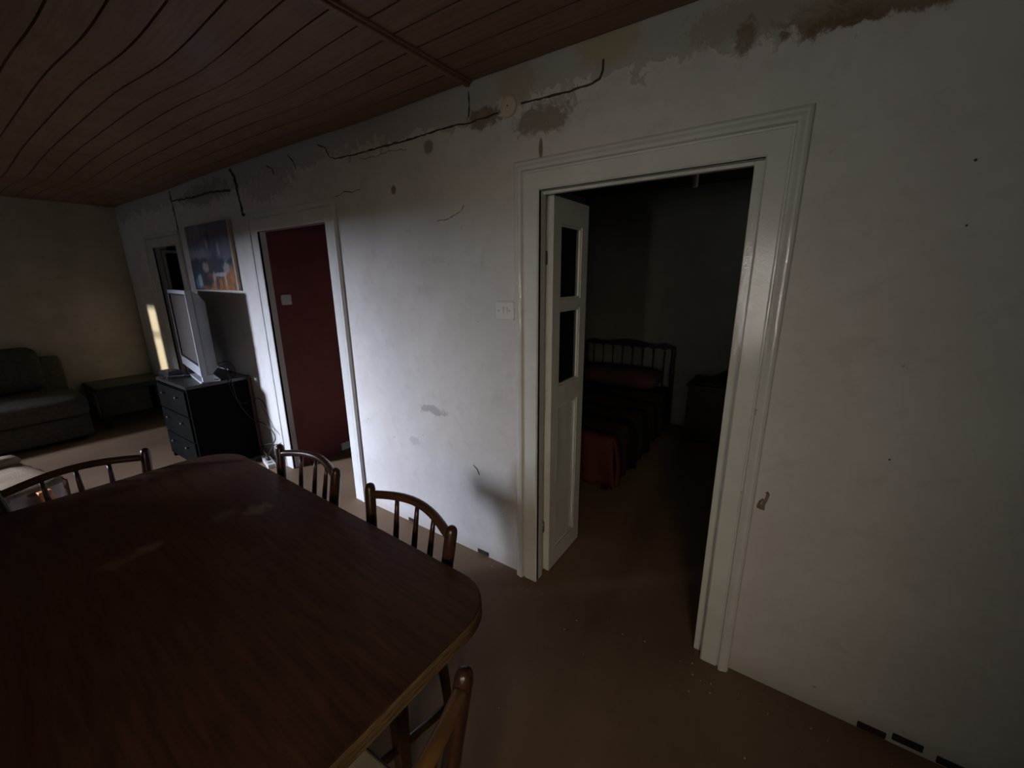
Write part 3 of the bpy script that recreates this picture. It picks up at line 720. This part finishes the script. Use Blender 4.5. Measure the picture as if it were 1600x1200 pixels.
def cable(name, pts, r, label, mat='cable_dark'):
    cu = bpy.data.curves.new(name, 'CURVE'); cu.dimensions = '3D'; cu.bevel_depth = r; cu.bevel_resolution = 2; cu.resolution_u = 8
    s = cu.splines.new('NURBS'); s.points.add(len(pts)-1); s.use_endpoint_u = True; s.order_u = 4
    for p, q in zip(s.points, pts): p.co = (*q, 1)
    o = bpy.data.objects.new(name, cu); COL.objects.link(o)
    dg = bpy.context.evaluated_depsgraph_get(); me = bpy.data.meshes.new_from_object(o.evaluated_get(dg)); bpy.data.objects.remove(o)
    me.name = name; me.materials.clear(); me.materials.append(M[mat])
    for p in me.polygons: p.use_smooth = True
    o = bpy.data.objects.new(name, me); COL.objects.link(o); tag(o, label, 'cable')
    return o
cable('power_cable', [(-4.30, -0.16, 0.86), (-4.24, -0.15, 0.88), (-4.16, -0.14, 0.84), (-4.08, -0.16, 0.79), (-4.045, -0.17, 0.77), (-4.045, -0.16, 0.60), (-4.044, -0.12, 0.48), (-4.03, -0.06, 0.36), (-3.93, -0.03, 0.36), (-3.80, -0.03, 0.34), (-3.68, -0.035, 0.28), (-3.70, -0.05, 0.20), (-3.86, -0.06, 0.17), (-3.95, -0.08, 0.12), (-3.86, -0.075, 0.09), (-3.815, -0.08, 0.075)], 0.0045, 'dark television power cable running down the chest to the socket strip')
cable('aerial_cable', [(-4.34, -0.15, 0.88), (-4.26, -0.10, 0.93), (-4.16, -0.08, 0.88), (-4.12, -0.10, 0.80), (-4.10, -0.12, 0.785), (-4.06, -0.18, 0.785), (-4.045, -0.20, 0.76), (-4.045, -0.16, 0.56), (-4.03, -0.10, 0.54), (-4.02, -0.04, 0.56), (-3.96, -0.015, 0.60), (-3.85, -0.008, 0.55), (-3.86, -0.007, 0.50)], 0.0028, 'thin looping aerial cable against the side of the chest')
cable('thin_wire', [(-3.95, -0.008, 0.52), (-3.84, -0.006, 0.42), (-3.76, -0.006, 0.34), (-3.74, -0.010, 0.26), (-3.80, -0.02, 0.16), (-3.80, -0.05, 0.12), (-3.785, -0.09, 0.074)], 0.0018, 'thin dark wire hanging down the wall behind the socket strip')
ps = thing('socket_strip', (-3.80, -0.085, 0), math.radians(-14), 'white extension socket strip on the floor beside the chest', 'socket strip')
MB().prism(rrect(-0.135, 0.135, -0.034, 0.034, 0.012, 4), 0.001, 0.038).build('body', 'white_plastic', ps, bevel=0.004)
for x in (-0.08, 0.0, 0.08):
    MB().tube([(x, 0, 0.0375), (x, 0, 0.0405)], 0.020, 14).build('socket', 'grey_plastic', ps)
for x in (-0.015, 0.02):
    MB().tube([(x, 0, 0.041), (x, 0, 0.060), (x, 0, 0.078)], [0.016, 0.015, 0.007], 10).build('plug', 'black_plastic', ps, smooth=True)

# ------------------------------------------------------------------ coffee table in the far corner
ct = thing('coffee_table', (-6.585, -0.345, 0), label='low black coffee table in the far corner of the room', cat='table')
MB().box(-6.885, -6.295, -0.665, -0.030, 0.415, 0.470).build('table_top', 'black_table', ct, world=True, bevel=0.003)
for x in (-6.880, -6.350):
    for y in (-0.660, -0.085):
        MB().box(x, x+0.05, y, y+0.05, 0.001, 0.4145).build('leg', 'black_table', ct, world=True, bevel=0.002)

# ------------------------------------------------------------------ sofa
sf = thing('sofa', (-6.45, -1.75, 0), label='low brown fabric sofa against the far wall', cat='sofa')
soft_box(-6.88, -6.06, -2.75, -0.785, 0.03, 0.27, 0.03, 0.0).build('base', 'sofa_fabric', sf, world=True, smooth=True)
soft_box(-6.75, -6.02, -1.745, -0.785, 0.265, 0.475, 0.05, 0.025).build('seat_cushion', 'sofa_fabric', sf, world=True, smooth=True)
soft_box(-6.75, -6.02, -2.745, -1.75, 0.265, 0.475, 0.05, 0.025).build('seat_cushion', 'sofa_fabric', sf, world=True, smooth=True)
soft_box(-6.885, -6.755, -2.75, -0.80, 0.26, 0.84, 0.05, 0.01).build('backrest', 'sofa_fabric', sf, world=True, smooth=True)
for x in (-6.80, -6.12):
    for y in (-2.65, -0.88): MB().tube([(x, y, 0.0), (x, y, 0.035)], 0.02, 8).build('foot', 'black_plastic', sf, world=True)
cu = soft_box(-0.10, 0.10, -0.36, 0.36, 0, 0.47, 0.10, 0.0, 10).build('sofa_cushion', 'cushion_fabric', smooth=True)
cu.location = (-6.640, -1.33, 0.500); cu.rotation_euler = (0, math.radians(-7), 0)
tag(cu, 'large olive brown cushion leaning on the sofa back', 'cushion')
cu2 = None

# ------------------------------------------------------------------ cream armchair beyond the table
ac = thing('armchair', (-3.86, -1.72, 0), math.radians(12), 'cream upholstered armchair with orange wooden frame beyond the far end of the table', 'armchair')
soft_box(-0.37, 0.34, -0.36, 0.34, 0.385, 0.455, 0.034, 0.010).build('seat_cushion', 'cream_fabric', ac, smooth=True)
mb = MB(); mb.grid(26, 6, lambda u, v: (-0.34+0.66*u, 0.346+0.005*math.sin(u*31)+0.015*v*math.sin(u*17), 0.432-0.32*v-0.03*v*math.sin(u*6)))
mb.build('valance', 'lilac_cloth', ac, smooth=True)
o = ac.children[-1]; sol = o.modifiers.new('thick', 'SOLIDIFY'); sol.thickness = 0.003
mb = MB(); mb.grid(26, 6, lambda u, v: (0.345+0.005*math.sin(u*29)+0.015*v*math.sin(u*15), -0.33+0.64*u, 0.432-0.32*v-0.03*v*math.sin(u*7)))
mb.build('valance', 'lilac_cloth', ac, smooth=True)
o = ac.children[-1]; sol = o.modifiers.new('thick', 'SOLIDIFY'); sol.thickness = 0.003
for x, y in ((0.378, 0.215), (0.378, -0.30), (-0.34, 0.31), (-0.34, -0.33)):
    MB().box(x-0.022, x+0.022, y-0.03, y+0.03, 0.001, 0.43 if x > 0 else 0.385).build('leg', 'orange_wood', ac, bevel=0.006)
MB().box(-0.35, 0.33, -0.34, 0.32, 0.335, 0.384).build('seat_frame', 'orange_wood', ac, bevel=0.004)
soft_box(-0.38, -0.24, -0.36, 0.34, 0.44, 0.50, 0.03, 0.01).build('back_bolster', 'cream_fabric', ac, smooth=True)

# ------------------------------------------------------------------ bedroom
bed = thing('bed', (-1.52, 1.95, 0), label='single bed with dark spindle headboard in the bedroom', cat='bed')
BX0, BX1 = -2.06, -1.00
BYH = 2.93
hb = MB()
for x in (BX0+0.025, BX1-0.025):
    MB().tube([(x, BYH, 0.0), (x, BYH, 0.45), (x, BYH, 0.60), (x, BYH, 0.72), (x, BYH, 0.86), (x, BYH, 0.90)], [0.022, 0.022, 0.026, 0.020, 0.024, 0.016], 12).build('headboard_post', 'bed_wood', bed, world=True, smooth=True)
n = 40; pts_t, pts_b = [], []
for i in range(n+1):
    u = i/n; x = BX0 + (BX1-BX0)*u
    c = abs(u-0.5)*2
    top = 0.905 + 0.035*math.exp(-((c-0.0)/0.42)**2*1.4) + 0.020*math.exp(-((c-0.78)/0.09)**2) - 0.03*max(0, c-0.92)/0.08
    k = (u*9) % 1.0
    bot = 0.865 - 0.030*(1-math.sin(PI*k))**2
    pts_t.append((x, top)); pts_b.append((x, bot))
cr = MB(); poly = pts_t + pts_b[::-1]
vs = [(x, BYH-0.016, z) for x, z in pts_t] + [(x, BYH-0.016, z) for x, z in pts_b] + [(x, BYH+0.016, z) for x, z in pts_t] + [(x, BYH+0.016, z) for x, z in pts_b]
N1 = n+1; fs = []
for i in range(n):
    fs += [(i, i+1, N1+i+1, N1+i), (2*N1+i, 3*N1+i, 3*N1+i+1, 2*N1+i+1), (i, 2*N1+i, 2*N1+i+1, i+1), (N1+i, N1+i+1, 3*N1+i+1, 3*N1+i)]
fs += [(0, N1, 3*N1, 2*N1), (n, 2*N1+n, 3*N1+n, N1+n)]
cr.add(vs, fs).build('headboard_crest', 'bed_wood', bed, world=True)
for k in range(1, 9):
    x = BX0 + (BX1-BX0)*k/9
    MB().tube([(x, BYH, 0.40), (x, BYH, 0.55), (x, BYH, 0.70), (x, BYH, 0.842)], [0.007, 0.010, 0.008, 0.010], 8).build('headboard_spindle', 'bed_wood', bed, world=True, smooth=True)
MB().box(BX0+0.03, BX1-0.03, BYH-0.012, BYH+0.012, 0.34, 0.40).build('headboard_rail', 'bed_wood', bed, world=True)
soft_box(BX0+0.02, BX1-0.02, 1.10, 2.90, 0.24, 0.46, 0.05, 0.01).build('mattress', 'pillow_cloth', bed, world=True, smooth=True)
MB().box(BX0+0.03, BX1-0.03, 1.12, 2.90, 0.15, 0.24).build('bed_frame', 'bed_wood', bed, world=True)
for x in (BX0+0.06, BX1-0.06): MB().box(x-0.025, x+0.025, 1.14, 1.19, 0, 0.15).build('leg', 'bed_wood', bed, world=True)
pl = soft_box(-0.46, 0.46, -0.20, 0.20, 0, 0.17, 0.08, 0.02).build('pillow', 'pillow_cloth', smooth=True)
pl.location = (-1.54, 2.66, 0.485); tag(pl, 'dark red pillow humped under the headboard of the bed', 'pillow')
# bedspread draped over the mattress
def spread(u, v):
    # u: across, v: along (foot at v=0)
    wtop = (BX1-BX0)/2 + 0.005; cx = (BX0+BX1)/2
    drop = 0.33
    tot = wtop*2 + 2*drop; s = u*tot
    y = 1.07 + (2.46-1.07)*v
    hz = 0.478 + 0.012*math.sin(u*14)*math.sin(v*9+1) + 0.02*max(0, v-0.8)*5*0.6
    fo = 0.018*math.sin(v*46) + 0.012*math.sin(v*23+1)
    if s < drop: x, z = cx-wtop-0.015 - fo*(1-s/drop), hz-(drop-s)
    elif s > tot-drop:
        q = (s-(tot-drop))/drop
        x, z = cx+wtop+0.015 + (0.03+fo)*q + 0.02*math.sin(q*PI), hz-(drop+0.05)*q; y -= 0.03*q*(1-v)
    else: x, z = cx-wtop + (s-drop), hz
    return (x, y, max(0.09, z))
bs = MB(); bs.grid(48, 40, spread)
def foot(u, v):
    wtop = (BX1-BX0)/2 + 0.01; cx = (BX0+BX1)/2
    x = cx + (wtop + 0.012 + 0.05*v)*(2*u-1)
    fo = 0.022*math.sin(u*40) + 0.012*math.sin(u*19)
    rz = 0.478*(1-v) + 0.085*v
    return (x - 0.0*u, 1.07 - 0.02*math.sin(v*PI) - fo*v - 0.02*v, rz)
bs.grid(48, 10, foot)
bso = bs.build('bedspread', 'bedspread_cloth', smooth=True)
for v_ in bso.data.vertices: v_.co.y -= 1.75
bso.location = (0, 1.75, 0)
tag(bso, 'dark striped bedspread with red hem draped over the single bed', 'bedspread')
sol = bso.modifiers.new('thick', 'SOLIDIFY'); sol.thickness = 0.006; sol.offset = 1
ns = thing('nightstand', (-0.50, 2.72, 0), label='dark bedside cabinet right of the bed', cat='cabinet')
MB().box(-0.765, -0.22, 2.50, 2.97, 0.05, 0.585).build('body', 'bed_wood', ns, world=True, bevel=0.006)
MB().box(-0.78, -0.205, 2.48, 2.975, 0.586, 0.610).build('top', 'bed_wood', ns, world=True, bevel=0.006)
MB().box(-0.745, -0.24, 2.485, 2.50, 0.38, 0.565).build('drawer', 'bed_wood', ns, world=True, bevel=0.003)
MB().box(-0.745, -0.24, 2.485, 2.50, 0.07, 0.365).build('cabinet_door', 'bed_wood', ns, world=True, bevel=0.003)
for x in (-0.73, -0.26):
    for y in (2.53, 2.93): MB().box(x-0.02, x+0.02, y-0.02, y+0.02, 0, 0.05).build('foot', 'bed_wood', ns, world=True)
cl = MB(); random.seed(3)
cl.grid(24, 18, lambda u, v: (-0.72+0.50*u, 2.52+0.40*v, 0.613 + (0.13*math.sin(PI*min(1, u*1.05))**0.6*math.sin(PI*v)**0.6)*(0.6+0.4*math.sin(u*9+v*4)) ))
clo = cl.build('folded_cloth', 'bed_wood', smooth=True); tag(clo, 'dark crumpled cloth heaped on the bedside cabinet', 'cloth')
so2 = clo.modifiers.new('thick', 'SOLIDIFY'); so2.thickness = 0.004; so2.offset = 1
lm = thing('pendant_lamp', (-0.74, 1.85, 2.4995), label='pale tubular lamp hanging from the bedroom ceiling', cat='lamp')
MB().tube([(0, 0, 0), (0, 0, -0.012), (0, 0, -0.03)], [0.045, 0.043, 0.012], 16).build('ceiling_rose', 'white_plastic', lm, smooth=False)
MB().tube([(0, 0, -0.028), (0, 0, -0.07)], 0.012, 10).build('lamp_holder', 'white_plastic', lm, smooth=True)
MB().tube([(0, 0, -0.068), (0, 0, -0.075), (0, 0, -0.23+0.006), (0, 0, -0.23)], [0.014, 0.021, 0.021, 0.016], 14).build('tube', 'white_plastic', lm, smooth=True)
